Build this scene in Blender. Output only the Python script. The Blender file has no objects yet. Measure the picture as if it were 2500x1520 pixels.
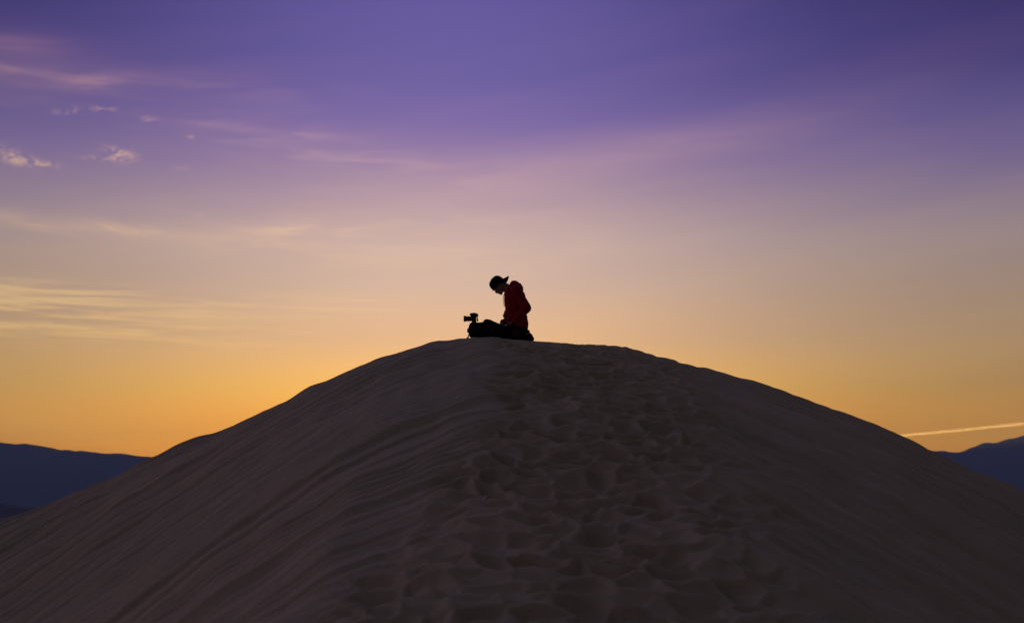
import bpy, bmesh, math, random
import numpy as np
from mathutils import Vector, Matrix, Euler

# ------------------------------------------------------------------ set-up
scene = bpy.context.scene
COL = scene.collection
R = math.radians
rng = np.random.default_rng(11)

# camera: 50 mm lens on a low stand at the foot of the ridge, tilted up
EYE = -2.395
PITCH = 8.03
cam_data = bpy.data.cameras.new('camera')
cam_data.lens = 50.0
cam_data.sensor_width = 36.0
cam_data.clip_start = 0.1
cam_data.clip_end = 200000.0
cam_data.dof.use_dof = True
cam_data.dof.focus_distance = 20.2
cam_data.dof.aperture_fstop = 2.4
cam = bpy.data.objects.new('camera', cam_data)
cam.location = (0, 0, EYE)
cam.rotation_euler = (R(90 + PITCH), 0, 0)
COL.objects.link(cam)
scene.camera = cam


def lin(c):
    out = []
    for v in c:
        v = v / 255.0
        out.append(v / 12.92 if v <= 0.04045 else ((v + 0.055) / 1.055) ** 2.4)
    return out


def sky_angles(px, py):
    """azimuth and elevation (degrees) of a point of the sky on the 2500 x 1520 sketch"""
    f = 50 / 36 * 2500
    dx, dy = (px - 1250) / f, (760 - py) / f
    c, s = math.cos(R(PITCH)), math.sin(R(PITCH))
    y, z = c - dy * s, s + dy * c
    return math.degrees(math.atan2(dx, y)), math.degrees(math.atan2(z, math.hypot(dx, y)))


class Nodes:
    """small helper for node maths"""
    def __init__(self, tree):
        self.t = tree
        self.n = tree.nodes
        self.l = tree.links

    def put(self, sock, v):
        if isinstance(v, bpy.types.NodeSocket):
            self.l.new(v, sock)
        else:
            sock.default_value = v

    def m(self, op, a, b=0.0, c=None, clamp=False):
        n = self.n.new('ShaderNodeMath')
        n.operation = op
        n.use_clamp = clamp
        self.put(n.inputs[0], a)
        self.put(n.inputs[1], b)
        if c is not None:
            self.put(n.inputs[2], c)
        return n.outputs[0]

    def xyz(self, x, y, z):
        n = self.n.new('ShaderNodeCombineXYZ')
        for s, v in zip(n.inputs, (x, y, z)):
            self.put(s, v)
        return n.outputs[0]

    def noise(self, vec, scale, detail=4.0, rough=0.55, distort=0.0):
        n = self.n.new('ShaderNodeTexNoise')
        self.put(n.inputs['Vector'], vec)
        n.inputs['Scale'].default_value = scale
        n.inputs['Detail'].default_value = detail
        n.inputs['Roughness'].default_value = rough
        n.inputs['Distortion'].default_value = distort
        return n.outputs['Fac']

    def ramp(self, fac, stops):
        n = self.n.new('ShaderNodeValToRGB')
        cr = n.color_ramp
        while len(cr.elements) < len(stops):
            cr.elements.new(0.5)
        for e, (p, c) in zip(cr.elements, stops):
            e.position = p
            e.color = (*c[:3], 1)
        self.put(n.inputs[0], fac)
        return n.outputs[0]

    def mix(self, fac, a, b, mode='MIX'):
        n = self.n.new('ShaderNodeMix')
        n.data_type = 'RGBA'
        n.blend_type = mode
        self.put(n.inputs[0], fac)
        for s, v in ((n.inputs[6], a), (n.inputs[7], b)):
            if not isinstance(v, bpy.types.NodeSocket):
                v = (*v[:3], 1)
            self.put(s, v)
        return n.outputs[2]

    def smooth(self, x, lo, hi):
        n = self.n.new('ShaderNodeMapRange')
        n.interpolation_type = 'SMOOTHSTEP'
        self.put(n.inputs[0], x)
        n.inputs[1].default_value = lo
        n.inputs[2].default_value = hi
        return n.outputs[0]


# world: dusk sky, glow low over the place where the sun has just gone down
SUN_AZ = -8.0
HAZE_DENSITY, HAZE_HALF, HAZE_TOP = 0.000095, 14300.0, 780.0
HAZE_GLOW = (0.055, 0.058, 0.11)      # what the haze itself adds along a long path
world = bpy.data.worlds.new('World')
scene.world = world
world.use_nodes = True
W = Nodes(world.node_tree)
W.n.clear()
geo = W.n.new('ShaderNodeTexCoord')
sep = W.n.new('ShaderNodeSeparateXYZ')
W.l.new(geo.outputs['Generated'], sep.inputs[0])
DX, DY, DZ = sep.outputs
EL = W.m('MULTIPLY', W.m('ARCSINE', W.m('MAXIMUM', W.m('MINIMUM', DZ, 1.0), -1.0)), 180 / math.pi)
AZ = W.m('MULTIPLY', W.m('ARCTAN2', DX, DY), 180 / math.pi)



def through_haze(e, c):
    """colour the clear sky needs so that it looks like c after the valley haze"""
    se = math.sin(R(max(e, 0.5)))
    L = min(HAZE_HALF / math.cos(R(e)), (HAZE_TOP - EYE) / se)
    T = math.exp(-HAZE_DENSITY * L)
    return [max(0.004, (v - g * (1 - T)) / T) for v, g in zip(lin(c), HAZE_GLOW)]


near_stops = [(-6, (120, 75, 45)), (0, (222, 138, 44)), (2.75, (247, 160, 56)), (4.9, (255, 191, 106)), (6.85, (231, 183, 143)),
              (9.0, (213, 180, 163)), (10.65, (199, 172, 169)), (12.3, (176, 150, 166)), (13.9, (149, 125, 167)),
              (15.5, (124, 106, 167)), (17.2, (108, 96, 163)), (20.4, (99, 88, 158)), (30, (112, 99, 152)),
              (44, (120, 108, 146)), (60, (88, 82, 106)), (90, (46, 45, 60))]
far_stops = [(-6, (80, 60, 50)), (0, (160, 106, 44)), (2.75, (166, 119, 66)), (4.9, (154, 122, 92)), (6.85, (153, 128, 109)),
             (9.0, (148, 128, 121)), (10.65, (141, 125, 134)), (12.3, (124, 110, 138)), (13.9, (104, 92, 140)),
             (15.5, (86, 78, 133)), (17.2, (60, 56, 116)), (20.4, (42, 40, 96)), (30, (72, 66, 114)),
             (44, (86, 80, 116)), (60, (72, 69, 92)), (90, (46, 45, 60))]
EP = W.m('DIVIDE', W.m('ADD', EL, 6.0), 96.0, clamp=True)
c_near = W.ramp(EP, [((e + 6) / 96, through_haze(e, c)) for e, c in near_stops])
c_far = W.ramp(EP, [((e + 6) / 96, through_haze(e, c)) for e, c in far_stops])
dAZ = W.m('DIVIDE', W.m('SUBTRACT', AZ, SUN_AZ + 5.3), 14.0)
wN = W.m('EXPONENT', W.m('MULTIPLY', W.m('MULTIPLY', dAZ, dAZ), -1.0))
sky_col = W.mix(wN, c_far, c_near)
# the side away from the sunset is dimmer
away = W.smooth(W.m('ABSOLUTE', W.m('SUBTRACT', AZ, SUN_AZ - 26.0)), 55, 140)
sky_col = W.mix(W.m('MULTIPLY', away, W.smooth(EL, 88, 40)), sky_col, W.mix(1.0, sky_col, (0.06, 0.06, 0.06), 'MULTIPLY'))

# thin high cloud: streaks of stretched noise inside soft patches
streak_vec = W.xyz(W.m('MULTIPLY', AZ, 0.16), W.m('MULTIPLY', W.m('ADD', EL, W.m('MULTIPLY', AZ, -0.03)), 1.05), 0.0)
n_streak = W.noise(streak_vec, 1.25, 6.0, 0.58, 0.9)
n_fine = W.noise(W.xyz(W.m('MULTIPLY', AZ, 0.11), W.m('MULTIPLY', EL, 1.75), 3.0), 1.6, 6.0, 0.58, 0.35)
n_puff = W.noise(W.xyz(W.m('MULTIPLY', AZ, 1.1), W.m('MULTIPLY', EL, 2.0), 7.0), 1.7, 6.0, 0.62, 0.7)
n_veil = W.noise(W.xyz(W.m('MULTIPLY', AZ, 0.05), W.m('MULTIPLY', W.m('ADD', EL, W.m('MULTIPLY', AZ, -0.14)), 0.42), 5.0), 1.0, 4.0, 0.5, 0.5)


def patch(px, py, wx, wy, slope=0.0):
    """soft elliptical patch of sky, half-widths in sketch units"""
    a, e = sky_angles(px, py)
    k = 0.0165
    da = W.m('SUBTRACT', AZ, a)
    de = W.m('SUBTRACT', W.m('SUBTRACT', EL, e), W.m('MULTIPLY', da, slope))
    q = W.m('ADD', W.m('POWER', W.m('ABSOLUTE', W.m('DIVIDE', da, wx * k)), 2.0),
            W.m('POWER', W.m('ABSOLUTE', W.m('DIVIDE', de, wy * k)), 2.0))
    return W.m('EXPONENT', W.m('MULTIPLY', q, -1.0))


def total(items):
    s = items[0]
    for i in items[1:]:
        s = W.m('ADD', s, i)
    return s


P = lambda amt, *a: W.m('MULTIPLY', patch(*a), amt)
streak = W.smooth(n_streak, 0.42, 0.70)
fine = W.smooth(n_fine, 0.40, 0.62)
puff = W.smooth(n_puff, 0.40, 0.62)
m_streak = total([P(0.60, 50, 116, 130, 18), P(0.36, 20, 168, 110, 16, 0.03), P(0.48, 205, 200, 110, 17, 0.12), P(0.35, 60, 245, 160, 14),
                  P(0.18, 480, 205, 330, 45), P(0.36, 620, 318, 200, 9, -0.06), P(0.15, 560, 300, 240, 30),
                  P(0.75, 420, 572, 330, 15, -0.04), P(0.60, 640, 570, 200, 13, 0.10), P(0.45, 150, 548, 260, 18, -0.07),
                  P(0.25, 800, 380, 330, 40, -0.05), P(0.22, 1000, 590, 600, 80)])
m_fine = total([P(0.95, 40, 712, 260, 28), P(0.75, 120, 752, 420, 16), P(0.85, 90, 788, 420, 26), P(0.30, 620, 742, 420, 26),
                P(0.35, 330, 835, 330, 22)])
m_puff = total([P(1.15, 36, 384, 42, 15, -0.25), P(0.9, 92, 399, 45, 7, -0.05), P(1.2, 292, 377, 33, 15, -0.12), P(0.35, 240, 386, 45, 6),
                P(0.55, 172, 273, 45, 6, 0.1), P(0.55, 235, 266, 55, 6, 0.05), P(0.75, 361, 290, 18, 6), P(0.5, 466, 334, 16, 5),
                P(0.4, 492, 531, 16, 6, -0.3), P(0.3, 440, 410, 20, 6)])
veil = W.m('MULTIPLY', W.smooth(n_veil, 0.35, 0.72), W.m('MULTIPLY', W.smooth(EL, 2, 7), W.smooth(EL, 30, 17)))
band = total([P(0.34, 40, 135, 170, 60), P(0.16, 200, 205, 150, 30), P(0.24, 1350, 440, 600, 66, 0.16), P(0.16, 1700, 335, 450, 50, 0.14), P(0.18, 700, 600, 700, 60, 0.05),
              P(0.10, 1000, 430, 500, 50, 0.1)])
cover = W.m('ADD', W.m('MULTIPLY', W.m('ADD', 0.25, W.m('MULTIPLY', streak, 0.9)), m_streak), W.m('ADD', W.m('MULTIPLY', fine, m_fine), W.m('MULTIPLY', puff, m_puff)))
cover = W.m('ADD', cover, W.m('MULTIPLY', band, W.m('ADD', 0.72, W.m('MULTIPLY', streak, 0.30))))
cover = W.m('ADD', cover, W.m('MULTIPLY', veil, 0.10), clamp=True)
cloud_col = W.ramp(EP, [((e + 6) / 96, through_haze(e, c)) for e, c in
                        [(0, (250, 180, 90)), (4.9, (250, 196, 120)), (8, (246, 205, 150)), (12.0, (228, 190, 172)), (15, (214, 168, 172)),
                         (18, (176, 130, 168)), (25, (140, 110, 160)), (90, (60, 55, 100))]])
cloud_dim = W.m('ADD', 0.62, W.m('MULTIPLY', wN, 0.38))
cloud_col = W.mix(1.0, cloud_col, W.xyz(cloud_dim, cloud_dim, cloud_dim), 'MULTIPLY')
cloud_col = W.mix(away, cloud_col, W.mix(1.0, cloud_col, (0.3, 0.3, 0.4), 'MULTIPLY'))
sky_col = W.mix(W.m('MULTIPLY', cover, 0.85), sky_col, cloud_col)
bg = W.n.new('ShaderNodeBackground')
W.l.new(sky_col, bg.inputs['Color'])
bg.inputs['Strength'].default_value = 1.0
wo = W.n.new('ShaderNodeOutputWorld')
W.l.new(bg.outputs[0], wo.inputs['Surface'])

# the sun: just behind the mountains, it reaches only the high air
sun_data = bpy.data.lights.new('sun', 'SUN')
sun_data.energy = 14.0
sun_data.angle = R(0.5)
sun_data.color = (1.0, 0.56, 0.13)
sun = bpy.data.objects.new('sun', sun_data)
sun.rotation_euler = (R(-(90 - 0.35)), 0, R(-SUN_AZ))
COL.objects.link(sun)

vs = scene.view_settings
vs.view_transform = 'Standard'
vs.look = 'None'
vs.exposure = 0.0
vs.gamma = 1.0
vs.use_curve_mapping = False


# ------------------------------------------------------------------ helpers
def tag(o, label=None, cat=None, group=None, kind=None):
    for k, v in (('label', label), ('category', cat), ('group', group), ('kind', kind)):
        if v:
            o[k] = v
    return o


def link(name, me, mat=None, parent=None, smooth=True):
    me.name = name
    o = bpy.data.objects.new(name, me)
    COL.objects.link(o)
    if mat:
        me.materials.clear()
        me.materials.append(mat)
    if smooth:
        me.polygons.foreach_set('use_smooth', [True] * len(me.polygons))
    if parent:
        o.parent = parent
    return o


def mesh_from(verts, faces):
    me = bpy.data.meshes.new('m')
    me.from_pydata([tuple(v) for v in verts], [], faces)
    me.update()
    return me


def bm_mesh(bm):
    bmesh.ops.recalc_face_normals(bm, faces=bm.faces)
    me = bpy.data.meshes.new('m')
    bm.to_mesh(me)
    bm.free()
    return me


def grid_mesh(Xs, Ys, Zs):
    """Xs, Ys, Zs: 2-D arrays of equal shape"""
    ny, nx = Zs.shape
    co = np.stack([Xs, Ys, Zs], -1).reshape(-1, 3).astype(np.float32)
    i = np.arange(ny * nx).reshape(ny, nx)
    q = np.stack([i[:-1, :-1], i[:-1, 1:], i[1:, 1:], i[1:, :-1]], -1).reshape(-1, 4).astype(np.int32)
    me = bpy.data.meshes.new('m')
    me.vertices.add(len(co))
    me.vertices.foreach_set('co', co.ravel())
    me.loops.add(q.size)
    me.loops.foreach_set('vertex_index', q.ravel())
    me.polygons.add(len(q))
    me.polygons.foreach_set('loop_start', np.arange(0, q.size, 4, dtype=np.int32))
    me.update(calc_edges=True)
    return me


def hash2(ix, iy, seed):
    h = (ix.astype(np.int64) * 374761393 + iy.astype(np.int64) * 668265263 + seed * 1442695041) & 0xFFFFFFFF
    h = ((h ^ (h >> 13)) * 1274126177) & 0xFFFFFFFF
    h = ((h ^ (h >> 16)) * 2246822519) & 0xFFFFFFFF
    return ((h ^ (h >> 15)) & 0xFFFFFF) / float(0xFFFFFF)


def perlin(x, y, seed=0):
    x0, y0 = np.floor(x), np.floor(y)
    fx, fy = x - x0, y - y0
    u, v = fx * fx * fx * (fx * (fx * 6 - 15) + 10), fy * fy * fy * (fy * (fy * 6 - 15) + 10)

    def g(ox, oy):
        a = hash2(x0 + ox, y0 + oy, seed) * 2 * math.pi
        return np.cos(a) * (fx - ox) + np.sin(a) * (fy - oy)
    a, b, c, d = g(0, 0), g(1, 0), g(0, 1), g(1, 1)
    return (a + (b - a) * u) + ((c + (d - c) * u) - (a + (b - a) * u)) * v


def fbm(x, y, seed=0, octs=4, gain=0.5):
    s, a = 0, 1.0
    for o in range(octs):
        s = s + a * perlin(x * 2 ** o + 17.3 * o, y * 2 ** o - 9.1 * o, seed + o)
        a *= gain
    return s


def cells(x, y, seed=0):
    """distance to the nearest and second nearest jittered point"""
    x0, y0 = np.floor(x), np.floor(y)
    f1 = np.full(x.shape, 9.0)
    f2 = np.full(x.shape, 9.0)
    amp = np.zeros(x.shape)
    for ox in (-1, 0, 1):
        for oy in (-1, 0, 1):
            ix, iy = x0 + ox, y0 + oy
            px = ix + 0.12 + 0.76 * hash2(ix, iy, seed)
            py = iy + 0.12 + 0.76 * hash2(ix, iy, seed + 5)
            d = np.hypot(px - x, py - y)
            a = hash2(ix, iy, seed + 9)
            nearer = d < f1
            f2 = np.where(nearer, f1, np.minimum(f2, d))
            amp = np.where(nearer, a, amp)
            f1 = np.where(nearer, d, f1)
    return f1, f2, amp


def sstep(x, a, b):
    t = np.clip((x - a) / (b - a), 0, 1)
    return t * t * (3 - 2 * t)


def material(name, base, rough=0.8, spec=0.3, noise=0.0, nscale=20.0, bump=0.0, bscale=200.0, bdist=0.002, metallic=0.0, sheen=0.0):
    m = bpy.data.materials.new(name)
    m.use_nodes = True
    N = Nodes(m.node_tree)
    b = N.n['Principled BSDF']
    b.inputs['Base Color'].default_value = (*base, 1)
    b.inputs['Roughness'].default_value = rough
    b.inputs['Specular IOR Level'].default_value = spec
    b.inputs['Metallic'].default_value = metallic
    if sheen:
        b.inputs['Sheen Weight'].default_value = sheen
    tc = N.n.new('ShaderNodeTexCoord')
    if noise:
        f = N.noise(tc.outputs['Object'], nscale, 5.0, 0.6)
        lo = [c * (1 - noise) for c in base]
        hi = [min(1, c * (1 + noise)) for c in base]
        N.l.new(N.ramp(f, [(0.3, lo), (0.7, hi)]), b.inputs['Base Color'])
    if bump:
        f = N.noise(tc.outputs['Object'], bscale, 3.0, 0.6)
        bn = N.n.new('ShaderNodeBump')
        bn.inputs['Strength'].default_value = bump
        bn.inputs['Distance'].default_value = bdist
        N.l.new(f, bn.inputs['Height'])
        N.l.new(bn.outputs[0], b.inputs['Normal'])
    return m


# ------------------------------------------------------------------ dune
FLOOR = -14.0
_ys = np.array([-200, -20, 0, 3.6, 6.4, 8.2, 11, 13.6, 16.4, 18.2, 20, 21.4, 23.6, 27, 36, 55, 90])
_zs = np.array([-7, -4.6, -3.85, -3.75, -3.4, -3.0, -2.15, -1.36, -.65, -.29, 0, .09, -.1, -.9, -4.5, -11, -14])
_Y = np.arange(-200, 90, .1)
_k = np.exp(-np.linspace(-2.5, 2.5, 41) ** 2)
_Z = np.convolve(np.pad(np.interp(_Y, _ys, _zs), 20, 'edge'), _k / _k.sum(), 'valid')
_KN = np.array([-40, -12, -9, -7, -5, -3.5, -2.2, -1.2, -.4, .4, 1.5, 2.4, 3.5, 5, 7, 9, 12., 40])
_D = np.array([17.5, 4.544, 3.285, 2.445, 1.588, 0.953, 0.342, -0.018, -0.092, -0.011, 0.054, 0.257, 0.582, 1.158, 2.059, 3.123, 4.719, 19.5])
_X = np.arange(-40, 40, .05)
_k2 = np.exp(-np.linspace(-2, 2, 21) ** 2)
_V = np.convolve(np.pad(np.interp(_X, _KN, _D), 10, 'edge'), _k2 / _k2.sum(), 'valid')


def dune_base(x, y):
    xc = np.clip(x, -39, 39)
    drop = np.interp(xc, _X, _V) + (np.abs(x) - np.abs(xc)) * 0.5
    near = 1 + 0.30 * sstep(y, 17.5, 9.0)
    return np.interp(y, _Y, _Z) - np.where(drop > 0, drop * near, drop)


def dune_height(x, y):
    z = dune_base(x, y)
    # edge of the trodden strip along the top of the ridge
    xl = np.interp(y, [0, 8, 9, 11, 13, 17, 19, 21, 40], [-1.4, -1.15, -0.85, -0.45, -0.15, 0.0, -0.35, -0.7, -0.9])
    xr = np.interp(y, [0, 8, 11, 14, 18, 21, 40], [1.6, 1.65, 1.75, 1.8, 1.85, 1.85, 1.85])
    wob = 0.22 * fbm(x * 0.6, y * 0.8, 31, 3)
    foot = sstep(x + wob, xl - 0.26, xl + 0.30) * (1 - sstep(x + wob * 2, xr - 0.8, xr + 0.9))
    tL = np.maximum(xl + 0.45 - x, 0)
    tR = np.maximum(x - xr + 0.9, 0)
    # --- trodden sand: wind-softened pits with rounded ridges between
    wx = x + 0.20 * fbm(x * 1.5, y * 1.5, 3, 3)
    wy = y + 0.17 * fbm(x * 1.5, y * 1.3, 8, 3)
    f1, f2, a1 = cells(wx / 0.31, wy / 0.235, 21)
    g1, g2, a2 = cells(wx / 0.56 + 7.7, wy / 0.40 + 3.1, 44)

    def bowl(t, w):
        t = np.sqrt(t * t + 0.010) - 0.10
        return 1 - np.exp(-t / w)
    pit = -(0.030 + 0.085 * a1) * bowl(f2 - f1, 0.30)
    pit -= (0.020 + 0.075 * a2) * bowl(g2 - g1, 0.34)
    pit *= (0.90 + 0.80 * (1 - 0.5 * sstep(y, 17.5, 19.5))) / 1.9 * (1 - 0.22 * sstep(y, 13, 9)) * (1 - 0.35 * sstep(y, 17.5, 19.5)) * (1.0 + 0.8 * sstep(fbm(x * 0.7 + 5, y * 0.7, 77, 3), -0.35, 0.4))
    mound = 0.040 * fbm(x * 0.9, y * 0.9, 60, 3)
    z = z + foot * (pit + mound + 0.045)
    # --- slopes: grains running straight down leave long ribs and shallow gullies
    sL = y + 1.20 * tL + 0.06 * fbm(x * 0.5, y * 0.5, 71, 2)
    sR = y + 0.95 * tR + 0.12 * fbm(x * 0.5, y * 0.5, 72, 2)
    wl = sstep(tL, 0.0, 0.35)
    wr = sstep(tR, 0.0, 0.7)

    def ribs(s, t, seed, k=1.0):
        t = t * k
        r = 0.060 * perlin(s * 0.42, t * 0.06 + 3, seed) + 0.038 * perlin(s * 0.95, t * 0.10, seed + 1)
        r += 0.056 * perlin(s * 2.1, t * 0.13, seed + 2) + 0.043 * perlin(s * 4.6, t * 0.20, seed + 3)
        r += 0.024 * perlin(s * 9.5, t * 0.35, seed + 4)
        # tongues: a lee step on one side of each lobe
        q = perlin(s * 0.75 + 4, t * 0.20, seed + 5)
        r += 0.035 * (sstep(q, -0.05, 0.18) - 0.5)
        return r
    smooth_zone = 1 - 0.70 * np.exp(-((sL - 16.0) / 1.5) ** 2)      # one broad, freshly slid face
    z = z + wl * ribs(sL, tL, 100) * smooth_zone * 1.1 * (0.75 + 0.45 * sstep(tL, 0.2, 3.0))
    z = z + wr * ribs(sR, tR, 140, 1.6) * 1.6 * (0.6 + 0.4 * sstep(tR, 0.2, 2.5))
    z = z - 0.064 * sstep(-x, 0.25, 0.9) - 0.064 * sstep(x, 1.4, 2.6) - 0.035 * foot
    # small irregularity everywhere
    z = z + 0.045 * (1 - foot) * perlin(x * 1.9, y * 0.8, 210) + 0.03 * (1 - foot) * perlin(x * 3.7, y * 1.3, 214)
    z = z + 0.010 * fbm(x * 2.2, y * 2.2, 200, 3)
    # quiet saddle where the photographer kneels
    flat = np.exp(-(((x + 0.05) / 0.72) ** 2 + ((y - 20.05) / 0.7) ** 2) ** 2)
    zb = dune_base(x, y) - 0.0 + 0.010 * fbm(x * 4, y * 4, 205, 2)
    z = z + (zb - z) * flat * 0.92
    return z


def axis(dense0, dense1, step, out0, out1, grow=1.16):
    a = list(np.arange(dense0, dense1 + 1e-6, step))
    s, v = step, dense1
    while v < out1:
        s *= grow
        v += s
        a.append(v)
    s, v, b = step, dense0, []
    while v > out0:
        s *= grow
        v -= s
        b.append(v)
    return np.array(b[::-1] + a)


gx = axis(-9.0, 9.0, 0.034, -220, 220)
gx = np.concatenate([gx[gx < -1.7], np.arange(-1.7, 2.3, 0.017), gx[gx > 2.31]])
gy = axis(7.2, 22.2, 0.019, -220, 260)
GX, GY = np.meshgrid(gx, gy)
GZ = dune_height(GX, GY)
roll = FLOOR + 0.5 + 1.2 * fbm(GX / 60, GY / 60, 300, 3)
k_ = 1.5
hh = np.clip(0.5 + 0.5 * (GZ - roll) / k_, 0, 1)
GZ = roll + (GZ - roll) * hh + k_ * hh * (1 - hh)
rim = np.maximum(np.abs(GX), np.abs(GY - 20))
GZ = GZ + (FLOOR - 0.6 - GZ) * sstep(rim, 150, 215)

sand = bpy.data.materials.new('sand')
sand.use_nodes = True
S = Nodes(sand.node_tree)
sb = S.n['Principled BSDF']
sb.inputs['Roughness'].default_value = 0.95
sb.inputs['Specular IOR Level'].default_value = 0.12
tc = S.n.new('ShaderNodeTexCoord').outputs['Object']
f_big = S.noise(tc, 0.35, 4.0, 0.55)
f_mid = S.noise(tc, 3.0, 5.0, 0.6)
f_grain = S.noise(tc, 160.0, 2.0, 0.7)
c = S.ramp(f_big, [(0.38, (0.50, 0.455, 0.280)), (0.62, (0.61, 0.515, 0.325))])
c = S.mix(S.smooth(f_mid, 0.35, 0.75), c, (0.54, 0.47, 0.28))
c = S.mix(S.m('MULTIPLY', S.smooth(f_grain, 0.45, 0.8), 0.30), c, (0.38, 0.31, 0.21))
S.l.new(c, sb.inputs['Base Color'])
bn = S.n.new('ShaderNodeBump')
bn.inputs['Strength'].default_value = 0.6
bn.inputs['Distance'].default_value = 0.010
S.l.new(S.m('ADD', S.m('MULTIPLY', f_grain, 0.5), S.noise(tc, 28.0, 4.0, 0.6)), bn.inputs['Height'])
S.l.new(bn.outputs[0], sb.inputs['Normal'])

dune = link('dune', grid_mesh(GX, GY, GZ), sand)
tag(dune, 'big sand dune with a trodden ridge and long wind ribs down both sides', kind='structure')


def ground_z(x, y):
    return float(dune_height(np.array([x], float), np.array([y], float))[0])


# desert floor
def ring_sheet(r_list, n, zfun):
    th = np.linspace(0, 2 * math.pi, n + 1)
    RR, TT = np.meshgrid(np.array(r_list), th, indexing='ij')
    X, Y = RR * np.sin(TT), RR * np.cos(TT)
    return grid_mesh(X, Y, zfun(X, Y))


floor_mat = material('desert_floor', (0.22, 0.17, 0.14), 0.95, 0.1, 0.25, 0.004)
rl = [0.5] + list(np.geomspace(40, 14000, 60))
fl = link('ground', ring_sheet(rl, 160, lambda X, Y: FLOOR + 0 * X), floor_mat)
tag(fl, 'flat desert floor around the dune', kind='structure')


# mountains far across the valley
def range_mesh(pts, dist, depth, seed, n=700, rows=36, rough=1.0, span=(-100, 100), hill=False):
    az = np.linspace(span[0], span[1], n)
    pa = np.array([p[0] for p in pts])
    pe = np.array([p[1] for p in pts])
    e = np.interp(az, pa, pe)
    t = np.linspace(0, 1.6, rows)
    AZ_, T = np.meshgrid(np.radians(az), t)
    E_ = np.meshgrid(e, t)[0]
    D_ = dist - depth * (1 - T)
    crest = EYE + np.tan(np.radians(E_)) * dist
    prof = np.where(T < 1, T ** 1.25, np.clip(1 - (T - 1) * 1.3, 0, 1))
    s = AZ_ * dist
    wl = depth * 0.22
    gull = np.abs(fbm(s / wl, D_ / wl / 2.0, seed, 5, 0.55))
    side = np.clip(T * 3, 0, 1) * np.clip(np.abs(1 - T) * 4, 0.0, 1)
    Z = FLOOR - 2 + (crest - FLOOR) * prof - rough * gull * depth * 0.11 * side
    Z += np.exp(-((T - 1) / 0.05) ** 2) * fbm(s / (wl * 0.12), T * 0, seed + 20, 3) * (crest - FLOOR) * 0.012
    Z = np.maximum(Z, FLOOR - 3)
    return grid_mesh(D_ * np.sin(AZ_), D_ * np.cos(AZ_), Z)


sil = [(0, 1076), (33, 1081), (62, 1080), (116, 1088), (145, 1094), (170, 1095), (178, 1099), (203, 1097), (244, 1103),
       (298, 1104), (343, 1111), (381, 1113), (480, 1098), (650, 1066), (1000, 1060), (1400, 1064), (1900, 1068), (2130, 1085), (2279, 1099), (2299, 1097),
       (2316, 1100), (2339, 1102), (2365, 1092), (2399, 1078), (2417, 1076), (2430, 1079), (2457, 1068), (2477, 1066), (2498, 1059)]
pts = [(-100, 2.2), (-60, 2.8), (-40, 3.1), (-30, 2.9), (-24, 3.1)] + [sky_angles(*p) for p in sil] + [(23, 3.25), (28, 3.35), (36, 3.1), (50, 2.8), (70, 3.0), (100, 2.0)]
rock = material('mountain_rock', (0.070, 0.074, 0.095), 0.95, 0.1, 0.3, 0.002)
mt = link('mountain_range', range_mesh(pts, 12000, 2600, 7, 1100), rock)
tag(mt, 'hazy blue mountain range across the valley behind the dune', kind='structure')
hp = [(-60, 0.5), (-40, 0.9), (-30, 0.8), (-24, 0.75)] + [sky_angles(*p) for p in [(0, 1224), (60, 1233), (120, 1236), (180, 1243), (260, 1252)]] + [(-13, -0.1), (-8, -0.25)]
hl = link('hill', range_mesh(hp, 3600, 700, 19, 260, 20, 0.5, (-60, -8)), rock)
tag(hl, 'low dark hill in front of the mountains', kind='structure')

# ------------------------------------------------------------------ contrail
ca, ce = sky_angles(2150, 1068)
cb, ee = sky_angles(2620, 1022)
D1, D2 = 30000.0, 27000.0
p0 = Vector((D1 * math.sin(R(ca)), D1 * math.cos(R(ca)), EYE + D1 * math.tan(R(ce))))
p1 = Vector((D2 * math.sin(R(cb)), D2 * math.cos(R(cb)), EYE + D2 * math.tan(R(ee))))
p0 = p0 - (p1 - p0) * 0.5
vv, ff = [], []
NS, NR = 160, 10
axd = (p1 - p0).normalized()
sd = axd.cross(Vector((0, 0, 1))).normalized()
ud = sd.cross(axd)
tt = np.linspace(0, 1, NS)
rad = 24 * (1 + 0.28 * fbm(tt * 22, tt * 0, 5, 4)) * (0.75 + 0.5 * tt)
offz = 6 * fbm(tt * 9, tt * 0 + 2, 6, 3)
rad[0] *= 0.1
rad[-1] *= 0.1
for i in range(NS):
    c0 = p0 + (p1 - p0) * tt[i] + ud * offz[i]
    for j in range(NR):
        a = 2 * math.pi * j / NR
        vv.append(c0 + sd * math.cos(a) * rad[i] * 1.4 + ud * math.sin(a) * rad[i])
for i in range(NS - 1):
    for j in range(NR):
        ff.append((i * NR + j, i * NR + (j + 1) % NR, (i + 1) * NR + (j + 1) % NR, (i + 1) * NR + j))
ff.append(tuple(range(NR))[::-1])
ff.append(tuple((NS - 1) * NR + j for j in range(NR)))
vap = bpy.data.materials.new('vapour')
vap.use_nodes = True
V = Nodes(vap.node_tree)
V.n.clear()
vp = V.n.new('ShaderNodeVolumePrincipled')
vp.inputs['Color'].default_value = (1.0, 0.97, 0.93, 1)
vp.inputs['Density'].default_value = 0.012
vp.inputs['Anisotropy'].default_value = 0.7
vo = V.n.new('ShaderNodeOutputMaterial')
V.l.new(vp.outputs[0], vo.inputs['Volume'])
cbm = bmesh.new()
cbm.from_mesh(mesh_from(vv, ff))
ct = link('contrail', bm_mesh(cbm), vap)
tag(ct, 'thin glowing orange contrail streak low above the right mountains', 'contrail')

# ------------------------------------------------------------------ figure kit
U = 0.000808          # metres per sketch unit of the close-up drawing


def P3(cx, cy, y):
    return Vector(((cx - 1212) * U, y, (1369 - cy) * U))


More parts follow.
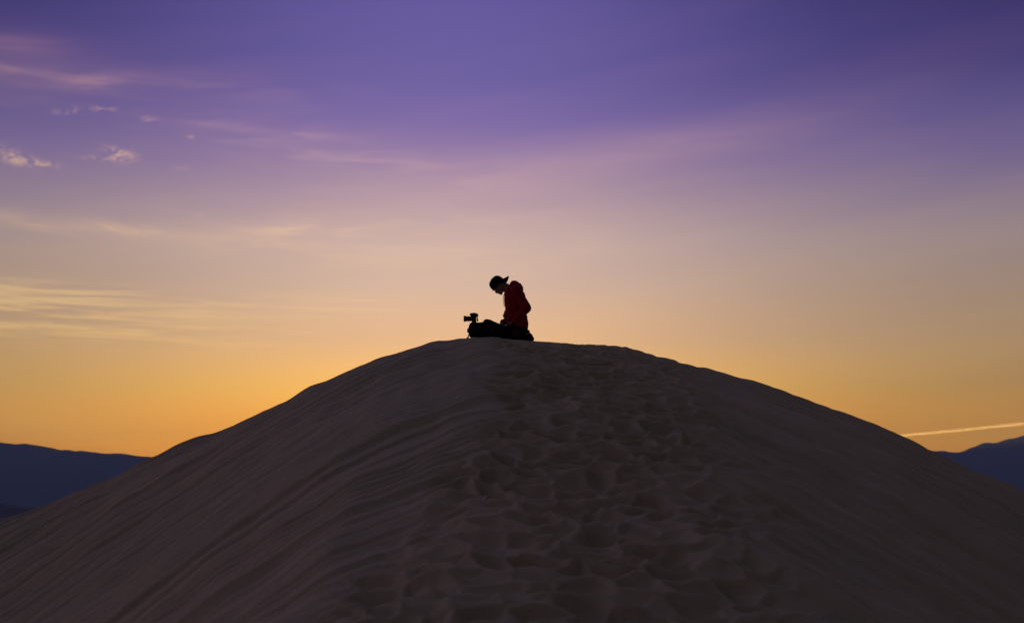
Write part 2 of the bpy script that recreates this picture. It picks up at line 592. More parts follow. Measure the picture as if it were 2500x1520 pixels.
def add_ball(bm, c, r, seg=2, rot=None):
    """r: radius or (rx, ry, rz)"""
    if not hasattr(r, '__len__'):
        r = (r, r, r)
    M = Matrix.Translation(c) @ (rot.to_4x4() if rot else Matrix.Identity(4)) @ Matrix.Diagonal((*r, 1))
    bmesh.ops.create_icosphere(bm, subdivisions=seg, radius=1.0, matrix=M)


def add_cap(bm, a, b, ra, rb, seg=2, flat=None):
    """tapered capsule from a to b"""
    t = bmesh.new()
    for c, r in ((a, ra), (b, rb)):
        bmesh.ops.create_icosphere(t, subdivisions=seg, radius=r, matrix=Matrix.Translation(c))
    res = bmesh.ops.convex_hull(t, input=t.verts)
    bad = [g for g in res['geom_interior'] + res['geom_unused'] if isinstance(g, bmesh.types.BMVert)]
    bmesh.ops.delete(t, geom=list(set(bad)), context='VERTS')
    tmp = bpy.data.meshes.new('t')
    t.to_mesh(tmp)
    t.free()
    bm.from_mesh(tmp)
    bpy.data.meshes.remove(tmp)


def chain(bm, pts):
    for (a, ra), (b, rb) in zip(pts, pts[1:]):
        add_cap(bm, a, b, ra, rb)


def fuse(bm, name, mat, parent, voxel=0.007, smooth=6, fold=0.0, fscale=14.0, seed=1):
    """merge overlapping volumes into one continuous smooth skin"""
    me = bpy.data.meshes.new('raw')
    bmesh.ops.recalc_face_normals(bm, faces=bm.faces)
    bm.to_mesh(me)
    bm.free()
    o = bpy.data.objects.new('raw', me)
    COL.objects.link(o)
    r = o.modifiers.new('r', 'REMESH')
    r.mode = 'VOXEL'
    r.voxel_size = voxel
    s = o.modifiers.new('s', 'SMOOTH')
    s.iterations = smooth
    s.factor = 0.5
    dg = bpy.context.evaluated_depsgraph_get()
    new = bpy.data.meshes.new_from_object(o.evaluated_get(dg))
    bpy.data.objects.remove(o)
    bpy.data.meshes.remove(me)
    if fold:
        n = len(new.vertices)
        co = np.empty(n * 3, np.float32)
        nr = np.empty(n * 3, np.float32)
        new.vertices.foreach_get('co', co)
        new.vertices.foreach_get('normal', nr)
        co, nr = co.reshape(-1, 3), nr.reshape(-1, 3)
        a = fbm(co[:, 0] * fscale * 0.5 + co[:, 1] * 9, co[:, 2] * fscale + co[:, 0] * fscale * 0.5, seed, 3)
        a = -np.abs(a) + 0.2
        co = co + nr * (a * fold)[:, None]
        new.vertices.foreach_set('co', co.astype(np.float32).ravel())
        new.update()
    return link(name, new, mat, parent)


def box_bevel(size, bev, loc=(0, 0, 0), rot=None, seg=2):
    bm = bmesh.new()
    bmesh.ops.create_cube(bm, size=1.0, matrix=Matrix.Translation(loc) @ (rot.to_4x4() if rot else Matrix.Identity(4)) @ Matrix.Diagonal((*size, 1)))
    bmesh.ops.bevel(bm, geom=bm.edges[:], offset=bev, segments=seg, profile=0.5, affect='EDGES')
    return bm_mesh(bm)


def lathe(profile, axis_v, origin, n=28):
    """profile: (distance along axis, radius); closed at both ends"""
    a = Vector(axis_v).normalized()
    p = a.orthogonal().normalized()
    q = a.cross(p)
    v, f = [], []
    for d, r in profile:
        for j in range(n):
            t = 2 * math.pi * j / n
            v.append(Vector(origin) + a * d + p * math.cos(t) * r + q * math.sin(t) * r)
    for i in range(len(profile) - 1):
        for j in range(n):
            f.append((i * n + j, i * n + (j + 1) % n, (i + 1) * n + (j + 1) % n, (i + 1) * n + j))
    f.append(tuple(range(n))[::-1])
    f.append(tuple((len(profile) - 1) * n + j for j in range(n)))
    me = mesh_from(v, f)
    bm = bmesh.new()
    bm.from_mesh(me)
    bpy.data.meshes.remove(me)
    return bm_mesh(bm)


def tube(path, r, n=8):
    v, f = [], []
    m = len(path)
    for i, c in enumerate(path):
        d = (path[min(i + 1, m - 1)] - path[max(i - 1, 0)]).normalized()
        p = d.orthogonal().normalized()
        q = d.cross(p)
        rr = r[i] if hasattr(r, '__len__') else r
        for j in range(n):
            t = 2 * math.pi * j / n
            v.append(c + p * math.cos(t) * rr + q * math.sin(t) * rr)
    for i in range(m - 1):
        for j in range(n):
            f.append((i * n + j, i * n + (j + 1) % n, (i + 1) * n + (j + 1) % n, (i + 1) * n + j))
    f.append(tuple(range(n))[::-1])
    f.append(tuple((m - 1) * n + j for j in range(n)))
    return mesh_from(v, f)


def ribbon(path, widths, thick, side):
    """flat strap along a path; side = direction of the strap's width"""
    v, f = [], []
    m = len(path)
    side = Vector(side).normalized()
    for i, c in enumerate(path):
        d = (path[min(i + 1, m - 1)] - path[max(i - 1, 0)]).normalized()
        nn = d.cross(side).normalized()
        w = widths[i] if hasattr(widths, '__len__') else widths
        for sx, sz in ((-1, -1), (1, -1), (1, 1), (-1, 1)):
            v.append(c + side * sx * w / 2 + nn * sz * thick / 2)
    for i in range(m - 1):
        for j in range(4):
            f.append((i * 4 + j, i * 4 + (j + 1) % 4, (i + 1) * 4 + (j + 1) % 4, (i + 1) * 4 + j))
    f.append((3, 2, 1, 0))
    f.append(tuple((m - 1) * 4 + j for j in range(4)))
    return mesh_from(v, f)


skin = material('skin', (0.36, 0.21, 0.16), 0.55, 0.35, 0.08, 30, 0.1, 300, 0.0006)
red_fleece = material('red_fleece', (0.31, 0.014, 0.018), 0.95, 0.1, 0.18, 25, 0.25, 420, 0.001, sheen=0.15)
dark_red = material('dark_red_rib', (0.20, 0.010, 0.013), 0.95, 0.1)
black_cloth = material('black_trouser_cloth', (0.012, 0.012, 0.015), 0.9, 0.12, 0.2, 30, 0.2, 350, 0.001)
navy = material('navy_cap_cloth', (0.010, 0.010, 0.022), 0.9, 0.12, 0.15, 40, 0.2, 500, 0.0006)
nylon = material('black_nylon', (0.009, 0.009, 0.011), 0.75, 0.2, 0.2, 40, 0.3, 600, 0.0006)
webbing = material('black_webbing', (0.012, 0.012, 0.014), 0.85, 0.15)
plastic = material('black_plastic', (0.010, 0.010, 0.012), 0.45, 0.4, 0.0, 20, 0.08, 700, 0.0003)
rubber = material('black_rubber', (0.012, 0.012, 0.013), 0.8, 0.25)
glass_blk = material('coated_lens_glass', (0.004, 0.004, 0.008), 0.05, 0.8)
metal = material('dark_anodised_metal', (0.03, 0.03, 0.035), 0.4, 0.5, metallic=0.7)
sole_mat = material('grey_sole', (0.05, 0.045, 0.045), 0.85, 0.2)
hair_mat = material('short_brown_hair', (0.020, 0.013, 0.010), 0.8, 0.3, 0.3, 120, 0.4, 500, 0.001)
eye_mat = material('eye', (0.5, 0.48, 0.46), 0.2, 0.5)

# ------------------------------------------------------------------ person
PX, PY = 0.058, 20.05
PZ = ground_z(PX, PY)
for _x in (0.0, 0.2):
    PZ = min(PZ, ground_z(PX + _x, PY) + 0.01)

H = P3(895, 385, 0)
fw = Vector((-0.616, 0, -0.788))
up = Vector((-0.788, 0, 0.616))
lf = Vector((0, -1, 0))
HR = Matrix((lf, -fw, up)).transposed()     # head frame: x = his left, y = back, z = up


def hd(f, u, s=0.0):
    return H + fw * f + up * u + lf * s


bm = bmesh.new()
# skull, face and jaw
add_ball(bm, hd(-0.008, 0.03), (0.076, 0.098, 0.092), 3, HR)
add_ball(bm, hd(0.030, -0.035), (0.062, 0.064, 0.075), 3, HR)
add_cap(bm, hd(0.062, -0.100), hd(0.052, -0.060), 0.028, 0.046)
add_ball(bm, hd(0.074, -0.116), (0.020, 0.016, 0.015), 2, HR)                     # chin
for s in (-1, 1):
    add_cap(bm, hd(0.0, -0.062, 0.052 * s), hd(0.058, -0.105, 0.022 * s), 0.020, 0.016)     # jaw line
    add_ball(bm, hd(0.072, -0.035, 0.036 * s), (0.022, 0.02, 0.02), 2, HR)        # cheek bone
    add_cap(bm, hd(0.088, 0.0, 0.014 * s), hd(0.078, 0.0, 0.045 * s), 0.011, 0.010)         # brow
    # ear: rim and lobe
    add_cap(bm, hd(-0.010, 0.008, 0.076 * s), hd(-0.016, -0.028, 0.079 * s), 0.014, 0.012)
    add_cap(bm, hd(-0.012, -0.03, 0.077 * s), hd(0.0, -0.046, 0.072 * s), 0.011, 0.008)
# nose and lips
add_cap(bm, hd(0.090, -0.010), hd(0.107, -0.052), 0.008, 0.0095)
for s in (-1, 1):
    add_ball(bm, hd(0.096, -0.056, 0.011 * s), 0.0085)
add_cap(bm, hd(0.090, -0.078, -0.014), hd(0.090, -0.078, 0.014), 0.0075, 0.0075)
add_cap(bm, hd(0.088, -0.090, -0.012), hd(0.088, -0.090, 0.012), 0.0080, 0.0080)
# neck, trunk
nb = P3(1135, 500, 0)
add_cap(bm, hd(-0.030, -0.045), nb, 0.064, 0.074)
for y in (-0.07, 0.07):
    chain(bm, [(P3(1150, 560, y), 0.085), (P3(1195, 760, y), 0.105), (P3(1230, 960, y * 0.9), 0.105), (P3(1285, 1140, y), 0.105)])
add_cap(bm, P3(1190, 520, -0.16), P3(1190, 520, 0.16), 0.06, 0.06)
LS, LE, LW = P3(1215, 525, -0.19), P3(1397, 842, -0.255), P3(1172, 1078, -0.20)
RS, RE, RW = P3(1190, 525, 0.19), P3(1290, 800, 0.265), P3(988, 1045, 0.105)
for s_, e_, w_ in ((LS, LE, LW), (RS, RE, RW)):
    chain(bm, [(s_, 0.052), (e_, 0.040), (w_, 0.026)])
# legs folded under the body
HL, KL, AL = P3(1290, 1195, -0.10), P3(850, 1240, -0.235), P3(1345, 1315, -0.13)
HRt, KR, AR = P3(1290, 1195, 0.10), P3(850, 1225, 0.235), P3(1345, 1300, 0.13)
for h_, k_, a_ in ((HL, KL, AL), (HRt, KR, AR)):
    chain(bm, [(h_, 0.085), (k_, 0.055)])
    chain(bm, [(k_, 0.050), (k_.lerp(a_, 0.45), 0.052), (a_, 0.036)])
    chain(bm, [(a_, 0.036), (P3(1430, 1300, a_.y), 0.034), (P3(1490, 1345, a_.y), 0.022)])


# hands: palm, four fingers of different length, thumb
def hand(bm, wrist, palm_end, side, thumb_dir, curl, lens=(0.066, 0.074, 0.070, 0.056)):
    d = (palm_end - wrist).normalized()
    side = (side - d * side.dot(d)).normalized()
    nrm = d.cross(side).normalized()
    if nrm.z > 0:
        nrm = -nrm                       # palm side faces down
    for k in (-0.028, -0.010, 0.010, 0.028):
        add_cap(bm, wrist + side * k * 0.6, palm_end + side * k, 0.017, 0.013)
    for k, L in zip((-0.031, -0.0105, 0.0105, 0.031), lens):
        a = palm_end + side * k
        b = a + (d + nrm * curl * 0.5).normalized() * L * 0.45
        c_ = b + (d + nrm * curl * 1.3).normalized() * L * 0.32
        e = c_ + (d + nrm * curl * 2.6).normalized() * L * 0.25
        chain(bm, [(a, 0.0095), (b, 0.0088), (c_, 0.0082), (e, 0.0070)])
    a = wrist.lerp(palm_end, 0.30) + side * thumb_dir * 0.026
    b = a + (d * 0.7 + side * thumb_dir * 0.8 + nrm * 0.3).normalized() * 0.036
    c_ = b + (d + side * thumb_dir * 0.25 + nrm * 0.5).normalized() * 0.030
    chain(bm, [(a, 0.014), (b, 0.0105), (c_, 0.0082)])


hand(bm, LW, P3(1082, 1112, -0.185), Vector((0.1, 1, 0)), 1, 0.75)
hand(bm, RW, P3(935, 1098, 0.07), Vector((0, 1, 0)), -1, 0.6)
person = fuse(bm, 'person', skin, None, 0.0055, 4)
person.location = (PX, PY, PZ)
tag(person, 'person in dark red hoodie and backwards cap kneeling on the dune crest, head bowed', 'person')

# eyes, lids half shut looking down
for s in (-1, 1):
    e = bmesh.new()
    add_ball(e, hd(0.080, -0.014, 0.031 * s), 0.0105, 3)
    link('eye', bm_mesh(e), eye_mat, person)
# hair below the cap
bm = bmesh.new()
for s in (-1, 1):
    add_cap(bm, hd(-0.03, -0.004, 0.068 * s), hd(-0.055, -0.022, 0.058 * s), 0.014, 0.016)
    add_cap(bm, hd(0.018, 0.0, 0.070 * s), hd(0.014, -0.022, 0.070 * s), 0.008, 0.006)
add_cap(bm, hd(-0.082, -0.010, -0.03), hd(-0.082, -0.010, 0.03), 0.02, 0.02)
add_cap(bm, hd(-0.076, -0.035, -0.02), hd(-0.076, -0.035, 0.02), 0.014, 0.014)
fuse(bm, 'hair', hair_mat, person, 0.006, 4)

# cap worn backwards: panelled crown, band, brim over the nape, button
cap_v, cap_f = [], []
NA, NB = 36, 12
for j in range(NB + 1):
    t = j / NB
    ang = t * math.pi / 2
    hgt = math.sin(ang) ** 0.9
    rr = max(math.cos(ang), 0.0) ** 0.62
    for i in range(NA):
        a = 2 * math.pi * i / NA
        seam = 1 - 0.022 * math.exp(-((((a / (2 * math.pi) * 6) % 1) - 0.5) / 0.06) ** 2) * (1 if j else 0)
        f_ = -0.006 + (0.111 + 0.010 * max(0, -math.cos(a)) * math.sin(2 * ang)) * math.cos(a) * rr * seam
        s_ = 0.087 * math.sin(a) * rr * seam
        u0 = -0.004 + 0.010 * math.cos(a)
        # the crown stands taller and squarer towards the back
        u_ = u0 + (0.130 + 0.012 * math.cos(a + math.pi)) * hgt
        cap_v.append(hd(f_, u_, s_))
for j in range(NB):
    for i in range(NA):
        cap_f.append((j * NA + i, j * NA + (i + 1) % NA, (j + 1) * NA + (i + 1) % NA, (j + 1) * NA + i))
cap_f.append(tuple(NB * NA + i for i in range(NA)))
cme = mesh_from(cap_v, cap_f)
cap = link('cap', cme, navy, person)
sol = cap.modifiers.new('thick', 'SOLIDIFY')
sol.thickness = 0.004
band_path = [hd(-0.006 + 0.1125 * math.cos(a), 0.002 + 0.010 * math.cos(a), 0.0885 * math.sin(a)) for a in np.linspace(0, 2 * math.pi, 37)]
link('cap_band', ribbon(band_path, 0.022, 0.003, up), navy, cap)
bv, bf = [], []
NBX, NBY = 14, 8
for top in (0, 1):
    for i in range(NBX + 1):
        a = math.pi / 2 + math.pi * (0.14 + 0.72 * i / NBX)
        for j in range(NBY + 1):
            t = j / NBY
            ext = 0.080 * math.sin(math.pi * (0.06 + 0.88 * i / NBX)) ** 0.12 * t
            s_ = 0.086 * math.sin(a) * (1 - 0.05 * t)
            f_ = -0.006 + 0.108 * math.cos(a) - ext
            u_ = -0.012 - 0.034 * t - 0.024 * (s_ / 0.08) ** 2 + 0.013 * top
            bv.append(hd(f_, u_, s_))
w_ = NBY + 1
off = (NBX + 1) * w_
for i in range(NBX):
    for j in range(NBY):
        q = (i * w_ + j, (i + 1) * w_ + j, (i + 1) * w_ + j + 1, i * w_ + j + 1)
        bf.append(q)
        bf.append(tuple(k + off for k in q[::-1]))
for i in range(NBX):
    for j in (0, NBY):
        a, b = i * w_ + j, (i + 1) * w_ + j
        bf.append((a, b, b + off, a + off))
for j in range(NBY):
    for i in (0, NBX):
        a, b = i * w_ + j, i * w_ + j + 1
        bf.append((a, b, b + off, a + off))
link('cap_brim', mesh_from(bv, bf), navy, cap)
b = bmesh.new()
add_ball(b, hd(-0.006, 0.127), (0.008, 0.008, 0.005), 2, HR)
link('cap_button', bm_mesh(b), navy, cap)

# hoodie
bm = bmesh.new()
for y in (-0.075, 0.075):
    chain(bm, [(P3(1152, 560, y), 0.122), (P3(1172, 660, y), 0.144), (P3(1200, 800, y), 0.148), (P3(1210, 950, y), 0.162), (P3(1262, 1080, y), 0.140),
               (P3(1295, 1150, y), 0.108)])
add_cap(bm, P3(1200, 505, -0.155), P3(1200, 505, 0.155), 0.080, 0.080)
add_cap(bm, P3(1240, 480, -0.10), P3(1240, 480, 0.10), 0.084, 0.084)
add_cap(bm, P3(1262, 600, -0.09), P3(1262, 600, 0.09), 0.095, 0.095)
for (s_, e_, w_, r) in ((LS, LE, LW, 0.0), (RS, RE, RW, 0.002)):
    mid = e_.lerp(w_, 0.55)
    chain(bm, [(s_, 0.080), (s_.lerp(e_, 0.5), 0.070), (e_, 0.066), (mid, 0.058), (e_.lerp(w_, 0.88), 0.050 + r), (w_, 0.037)])
add_ball(bm, P3(978, 1032, 0.10), 0.046)
add_ball(bm, P3(1040, 925, 0.02), (0.05, 0.12, 0.05))                # loose cloth above the pocket
# hood lying on the shoulders, collar round the neck
for a, b_, r0, r1 in (((1185, 398, -0.05), (1185, 398, 0.05), .074, .074), ((1245, 425, -0.06), (1245, 425, 0.06), .062, .062),
                      ((1130, 440, -0.085), (1185, 410, -0.06), .040, .055), ((1130, 440, 0.085), (1185, 410, 0.06), .040, .055),
                      ((1055, 515, -0.055), (1130, 440, -0.085), .038, .040), ((1055, 515, 0.055), (1130, 440, 0.085), .038, .040),
                      ((1050, 535, -0.03), (1050, 535, 0.03), .034, .034), ((1270, 420, -0.03), (1270, 440, 0.03), .048, .048)):
    add_cap(bm, P3(*a), P3(*b_), r0, r1)
hoodie = fuse(bm, 'hoodie', red_fleece, person, 0.0075, 5, 0.010, 13.0, 5)
# rib cuffs, hem and drawstrings
for e_, w_ in ((LE, LW), (RE, RW)):
    d = (w_ - e_).normalized()
    link('cuff', lathe([(-0.035, 0.036), (-0.034, 0.041), (0.0, 0.041), (0.012, 0.039), (0.014, 0.034)], d, w_, 20), dark_red, hoodie)
hem = [P3(1292, 1205, 0) + Vector((0.127 * math.cos(a), 0.178 * math.sin(a), 0.006 * math.sin(2 * a) - 0.02 * math.cos(a))) for a in np.linspace(0, 2 * math.pi, 41)]
link('hem_band', ribbon(hem, 0.055, 0.008, (0, 0, 1)), dark_red, hoodie)
for y, l in ((-0.045, 780), (0.03, 735)):
    path = [P3(1012, 530, y), P3(990, 590, y), P3(988, 650, y), P3(994, 710, y), P3(1004, l, y)]
    st = link('drawstring', tube(path, [0.0035, 0.0035, 0.0035, 0.0035, 0.0045]), dark_red, hoodie)
pk = bmesh.new()
add_ball(pk, P3(1032, 915, 0), (0.030, 0.13, 0.075), 3)
link('front_pocket', bm_mesh(pk), red_fleece, hoodie)

# trousers; sheen on the near shin is painted into the colour, a pale patch
bm = bmesh.new()
add_cap(bm, P3(1290, 1190, -0.09), P3(1290, 1190, 0.09), 0.108, 0.108)
for h_, k_, a_ in ((HL, KL, AL), (HRt, KR, AR)):
    chain(bm, [(h_, 0.098), (h_.lerp(k_, 0.5), 0.078), (k_, 0.064)])
    chain(bm, [(k_, 0.064), (k_.lerp(a_, 0.45), 0.066), (a_, 0.052)])
trousers = fuse(bm, 'trousers', black_cloth, person, 0.009, 4, 0.008, 15.0, 9)
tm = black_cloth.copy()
tm.name = 'trouser_cloth_painted_sheen'
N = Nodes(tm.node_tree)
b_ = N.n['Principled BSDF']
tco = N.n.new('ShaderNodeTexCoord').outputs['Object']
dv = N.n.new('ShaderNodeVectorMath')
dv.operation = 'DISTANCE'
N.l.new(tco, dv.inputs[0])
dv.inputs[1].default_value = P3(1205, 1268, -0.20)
painted_sheen = N.m('MULTIPLY', N.smooth(N.m('ADD', dv.outputs['Value'], N.m('MULTIPLY', N.noise(tco, 40.0, 3.0), 0.03)), 0.095, 0.05), N.noise(tco, 60.0, 4.0))
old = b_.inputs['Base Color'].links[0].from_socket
N.l.new(N.mix(painted_sheen, old, (0.09, 0.085, 0.11)), b_.inputs['Base Color'])
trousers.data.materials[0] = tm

# shoes
for a_ in (AL, AR):
    bm = bmesh.new()
    y = a_.y
    dz = 16 if y < 0 else 0
    chain(bm, [(P3(1375, 1305 + dz, y), 0.040), (P3(1436, 1290 + dz, y), 0.037), (P3(1478, 1326 + dz, y), 0.030), (P3(1500, 1346 + dz, y), 0.019)])
    add_cap(bm, P3(1400, 1318 + dz, y - 0.016), P3(1488, 1344 + dz, y - 0.012), 0.027, 0.020)
    add_cap(bm, P3(1400, 1318 + dz, y + 0.016), P3(1488, 1344 + dz, y + 0.012), 0.027, 0.020)
    sh = fuse(bm, 'shoe', rubber, person, 0.006, 4)
    path = [P3(1436, 1246 + dz, y), P3(1466, 1258 + dz, y), P3(1488, 1288 + dz, y), P3(1504, 1318 + dz, y), P3(1519, 1352 + dz, y)]
    link('sole', ribbon(path, [0.045, 0.06, 0.058, 0.07, 0.06], 0.016, (0, 1, 0)), sole_mat, sh, False)

# ------------------------------------------------------------------ backpack
pack = bpy.data.objects.new('backpack', None)
COL.objects.link(pack)
tag(pack, 'black camera backpack lying on the sand in front of the kneeling person', 'backpack')
BY = 0.0
pack.location = (PX, PY + BY, PZ)
st_ = [(372, 1165, 1222, .05), (378, 1135, 1262, .085), (395, 1072, 1298, .115), (430, 1042, 1318, .135), (520, 1043, 1324, .145), (620, 1037, 1326, .148),
       (655, 1016, 1326, .148), (690, 1008, 1328, .148), (740, 1014, 1330, .148), (800, 1040, 1332, .145), (860, 1064, 1336, .140), (940, 1082, 1342, .132),
       (1010, 1106, 1346, .118), (1060, 1165, 1340, .095), (1080, 1210, 1320, .06)]
v, f = [], []
NP = 28
for k, (cx, t_, b2, hw) in enumerate(st_):
    t_ = t_ + 14
    cz = (t_ + b2) / 2
    hz = (b2 - t_) / 2
    for j in range(NP):
        a = 2 * math.pi * j / NP
        ca_, sa_ = math.cos(a), math.sin(a)
        ex = 0.55
        yy_ = hw * math.copysign(abs(ca_) ** ex, ca_)
        zz_ = hz * math.copysign(abs(sa_) ** ex, sa_)
        v.append(P3(cx, cz - zz_, yy_))
for i in range(len(st_) - 1):
    for j in range(NP):
        f.append((i * NP + j, i * NP + (j + 1) % NP, (i + 1) * NP + (j + 1) % NP, (i + 1) * NP + j))
f.append(tuple(range(NP))[::-1])
f.append(tuple((len(st_) - 1) * NP + j for j in range(NP)))
me = mesh_from(v, f)
bm = bmesh.new()
bm.from_mesh(me)
bmesh.ops.subdivide_edges(bm, edges=bm.edges[:], cuts=1, use_grid_fill=True, smooth=0.6)
bmesh.ops.recalc_face_normals(bm, faces=bm.faces)
me2 = bm_mesh(bm)
body = link('main_compartment', me2, nylon, pack)
# side pocket, zip, compression straps, handle, harness
link('side_pocket', box_bevel((0.26, 0.05, 0.12), 0.022, P3(600, 1215, -0.150)), nylon, pack)
zp = [P3(cx, t_ + 40, -hw * 0.93) for cx, t_, b2, hw in st_[2:-2]]
zipper = link('zipper', tube(zp, 0.0035), webbing, pack)
link('zip_pull', tube([P3(470, 1085, -0.133), P3(474, 1112, -0.140)], 0.003), webbing, zipper)
for cx in (500, 780):
    t_ = np.interp(cx, [s[0] for s in st_], [s[1] for s in st_])
    hw = float(np.interp(cx, [s[0] for s in st_], [s[3] for s in st_]))
    path = [P3(cx, 1300, -hw - 0.006), P3(cx, 1200, -hw - 0.006), P3(cx, t_ + 40, -hw - 0.002), P3(cx, t_ + 4, -hw * 0.72), P3(cx, t_ + 8, 0),
            P3(cx, t_ + 4, hw * 0.72), P3(cx, t_ + 40, hw + 0.002)]
    s_ = link('compression_strap', ribbon(path, 0.022, 0.003, (1, 0, 0)), webbing, pack, False)
    link('buckle', box_bevel((0.032, 0.010, 0.040), 0.004, P3(cx, 1180, -hw - 0.011)), plastic, s_)
hpth = [P3(374, 1160, -0.03), P3(362, 1175, -0.02), P3(360, 1195, 0), P3(362, 1215, 0.02), P3(374, 1225, 0.03)]
link('carry_handle', tube(hpth, 0.008), webbing, pack)
for y in (-0.07, 0.07):
    path = [P3(640, 1036, y), P3(690, 1017, y), P3(750, 1023, y), P3(820, 1056, y), P3(880, 1081, y), P3(950, 1106, y)]
    link('shoulder_strap', ribbon(path, [0.05, 0.062, 0.065, 0.06, 0.045, 0.03], 0.016, (0, 1, 0)), nylon, pack)

# ------------------------------------------------------------------ tripod
TY = 0.20
tripod = bpy.data.objects.new('tripod', None)
COL.objects.link(tripod)
tripod.location = (PX, PY, PZ)
tag(tripod, 'low black tripod behind the backpack holding up the camera', 'tripod')
tx = 458
hub = P3(tx, 1086, TY)
link('hub', lathe([(-0.03, 0.018), (-0.028, 0.026), (0.0, 0.030), (0.018, 0.030), (0.024, 0.022)], (0, 0, 1), hub, 20), metal, tripod)
link('center_column', lathe([(-0.06, 0.011), (0.045, 0.011)], (0, 0, 1), hub, 16), metal, tripod)
head = link('ball_head', lathe([(0.0, 0.024), (0.004, 0.031), (0.034, 0.031), (0.040, 0.026), (0.046, 0.018), (0.052, 0.018), (0.055, 0.030), (0.064, 0.030)],
                               (0, 0, 1), hub + Vector((0, 0, 0.022)), 24), metal, tripod)
kn = hub + Vector((-0.028, -0.004, 0.028))
link('knob', lathe([(0, 0.006), (0.008, 0.006), (0.009, 0.015), (0.022, 0.017), (0.024, 0.013)], (-1, -0.1, 0.1), kn, 16), rubber, head)
for (fx, fy) in ((-0.085, -0.12), (0.10, 0.19), (0.15, -0.055)):
    foot = Vector((hub.x + fx, hub.y + fy, 0))
    foot.z = ground_z(PX + foot.x, PY + foot.y) - PZ + 0.004
    top = hub + Vector((fx, fy, 0)).normalized() * 0.018
    mid = top.lerp(foot, 0.55)
    d = (foot - top)
    leg = link('leg', tube([top, mid], 0.0125, 12), metal, tripod)
    link('leg_section', tube([mid, top.lerp(foot, 0.95)], 0.0095, 12), metal, leg)
    link('leg_lock', lathe([(-0.012, 0.013), (-0.010, 0.016), (0.010, 0.016), (0.012, 0.013)], d, mid, 12), rubber, leg)
    link('rubber_foot', lathe([(-0.018, 0.011), (-0.004, 0.015), (0.002, 0.012)], d, foot, 12), rubber, leg)

# ------------------------------------------------------------------ camera on the tripod
dslr = bpy.data.objects.new('camera_with_lens', None)
COL.objects.link(dslr)
dslr.location = (PX, PY, PZ)
tag(dslr, 'black digital camera with short zoom lens and hood on the low tripod', 'camera')


def C(cx, cy, dy=0.0):
    return P3(cx, cy - 34, TY + dy)


bm = bmesh.new()
for args in (((0.066, 0.140, 0.094), C(462, 975)), ((0.055, 0.046, 0.100), C(445, 972, -0.052))):
    bmesh.ops.create_cube(bm, size=1.0, matrix=Matrix.Translation(args[1]) @ Matrix.Diagonal((*args[0], 1)))
add_ball(bm, C(425, 985, -0.056), (0.022, 0.020, 0.046))                # hand grip
cb_ = fuse(bm, 'camera_body', plastic, dslr, 0.004, 5)
# prism hump with its overhanging front
pr = [(386, 905), (392, 893), (432, 884), (472, 880), (494, 886), (520, 896), (530, 902), (532, 935), (400, 940), (398, 922)]
pv, pf = [], []
for y_, s_ in ((-0.036, 0.82), (-0.026, 1.0), (0.026, 1.0), (0.036, 0.82)):
    for (cx, cy) in pr:
        pv.append(C(465 + (cx - 465) * (0.9 + 0.1 * s_), 938 + (cy - 938) * s_, y_))
n_ = len(pr)
for k in range(3):
    for j in range(n_):
        pf.append((k * n_ + j, k * n_ + (j + 1) % n_, (k + 1) * n_ + (j + 1) % n_, (k + 1) * n_ + j))
pf.append(tuple(range(n_))[::-1])
pf.append(tuple(3 * n_ + j for j in range(n_)))
link('prism_housing', mesh_from(pv, pf), plastic, cb_, False)
link('eyepiece', box_bevel((0.026, 0.040, 0.028), 0.006, C(528, 921)), rubber, cb_)
link('rear_screen', box_bevel((0.012, 0.078, 0.058), 0.004, C(518, 985, 0.01)), glass_blk, cb_)
link('thumb_rest', box_bevel((0.018, 0.030, 0.050), 0.006, C(522, 955, -0.050)), rubber, cb_)
for dx_, dy_, r_ in ((455, -0.052, 0.013), (480, 0.050, 0.016)):
    link('dial', lathe([(0, r_ * 0.9), (0.002, r_), (0.010, r_), (0.012, r_ * 0.85)], (0, 0, 1), C(dx_, 918, dy_), 18), rubber, cb_)
link('shutter_button', lathe([(0, 0.007), (0.008, 0.007), (0.010, 0.005)], (0, 0, 1), C(425, 922, -0.056), 14), metal, cb_)
lc = C(424, 985)
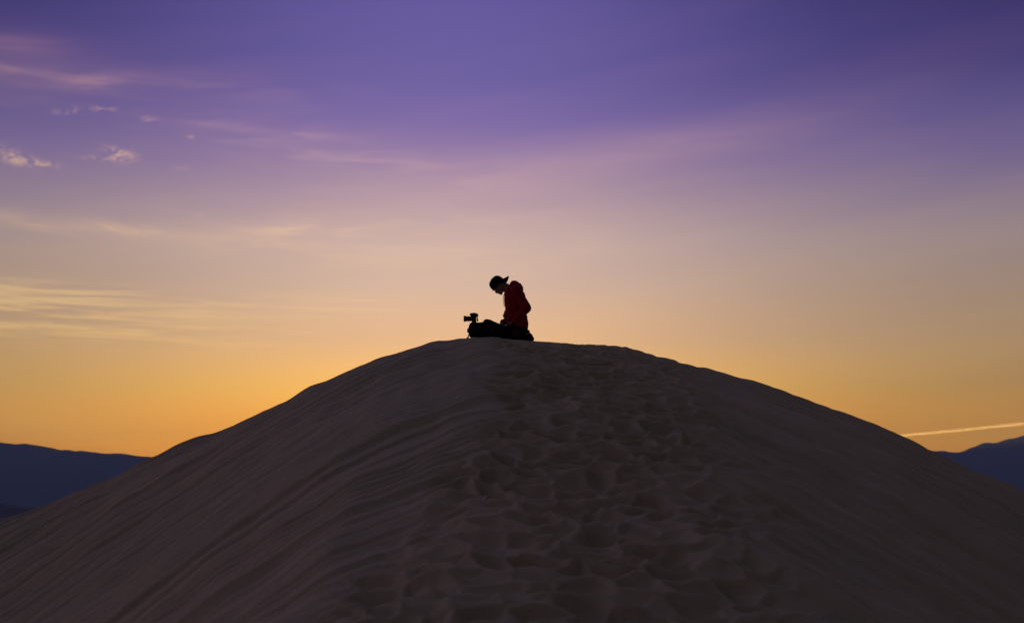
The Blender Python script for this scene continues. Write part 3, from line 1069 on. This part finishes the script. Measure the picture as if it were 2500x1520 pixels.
lens = link('lens', lathe([(0.0, 0.034), (0.004, 0.036), (0.020, 0.036), (0.022, 0.034), (0.028, 0.034), (0.030, 0.037), (0.060, 0.037), (0.062, 0.035),
                           (0.072, 0.035)], (-1, 0, 0), lc, 36), plastic, dslr)
link('focus_ring', lathe([(0.034, 0.037), (0.035, 0.0385), (0.054, 0.0385), (0.055, 0.037)], (-1, 0, 0), lc, 36), rubber, lens)
link('lens_hood', lathe([(0.066, 0.036), (0.070, 0.038), (0.084, 0.0395), (0.100, 0.0425), (0.112, 0.0425), (0.1165, 0.040), (0.115, 0.037), (0.085, 0.034)],
                        (-1, 0, 0), lc, 36), plastic, lens)
link('front_glass', lathe([(0.085, 0.030), (0.088, 0.026), (0.090, 0.014)], (-1, 0, 0), lc, 28), glass_blk, lens)
sp = [C(514, 950, 0.072), C(528, 985, 0.082), C(534, 1015, 0.06), C(532, 1035, 0.0), C(530, 1018, -0.05), C(526, 985, -0.078), C(512, 950, -0.072)]
link('neck_strap', ribbon(sp, 0.012, 0.002, (1, 0, 0.4)), webbing, dslr, False)
link('mount_plate', box_bevel((0.055, 0.045, 0.014), 0.003, C(458, 1034)), metal, dslr)

# ------------------------------------------------------------------ haze in the valley air
HZ = HAZE_HALF
top_z = HAZE_TOP
hm = box_bevel((2 * HZ, 2 * HZ, top_z - FLOOR + 4), 0.5, (0, 0, (top_z + FLOOR - 4) / 2), None, 1)
haze_mat = bpy.data.materials.new('valley_haze')
haze_mat.use_nodes = True
HN = Nodes(haze_mat.node_tree)
HN.n.clear()
pv_ = HN.n.new('ShaderNodeVolumePrincipled')
pv_.inputs['Color'].default_value = (0.44, 0.66, 1.0, 1)
pv_.inputs['Density'].default_value = HAZE_DENSITY
pv_.inputs['Anisotropy'].default_value = 0.0
ho = HN.n.new('ShaderNodeOutputMaterial')
HN.l.new(pv_.outputs[0], ho.inputs['Volume'])
hz = link('haze', hm, haze_mat, None, False)
tag(hz, 'blue dusk haze filling the valley air', kind='stuff')

scene.cycles.use_denoising = True
scene.cycles.volume_bounces = 2
scene.cycles.max_bounces = 6
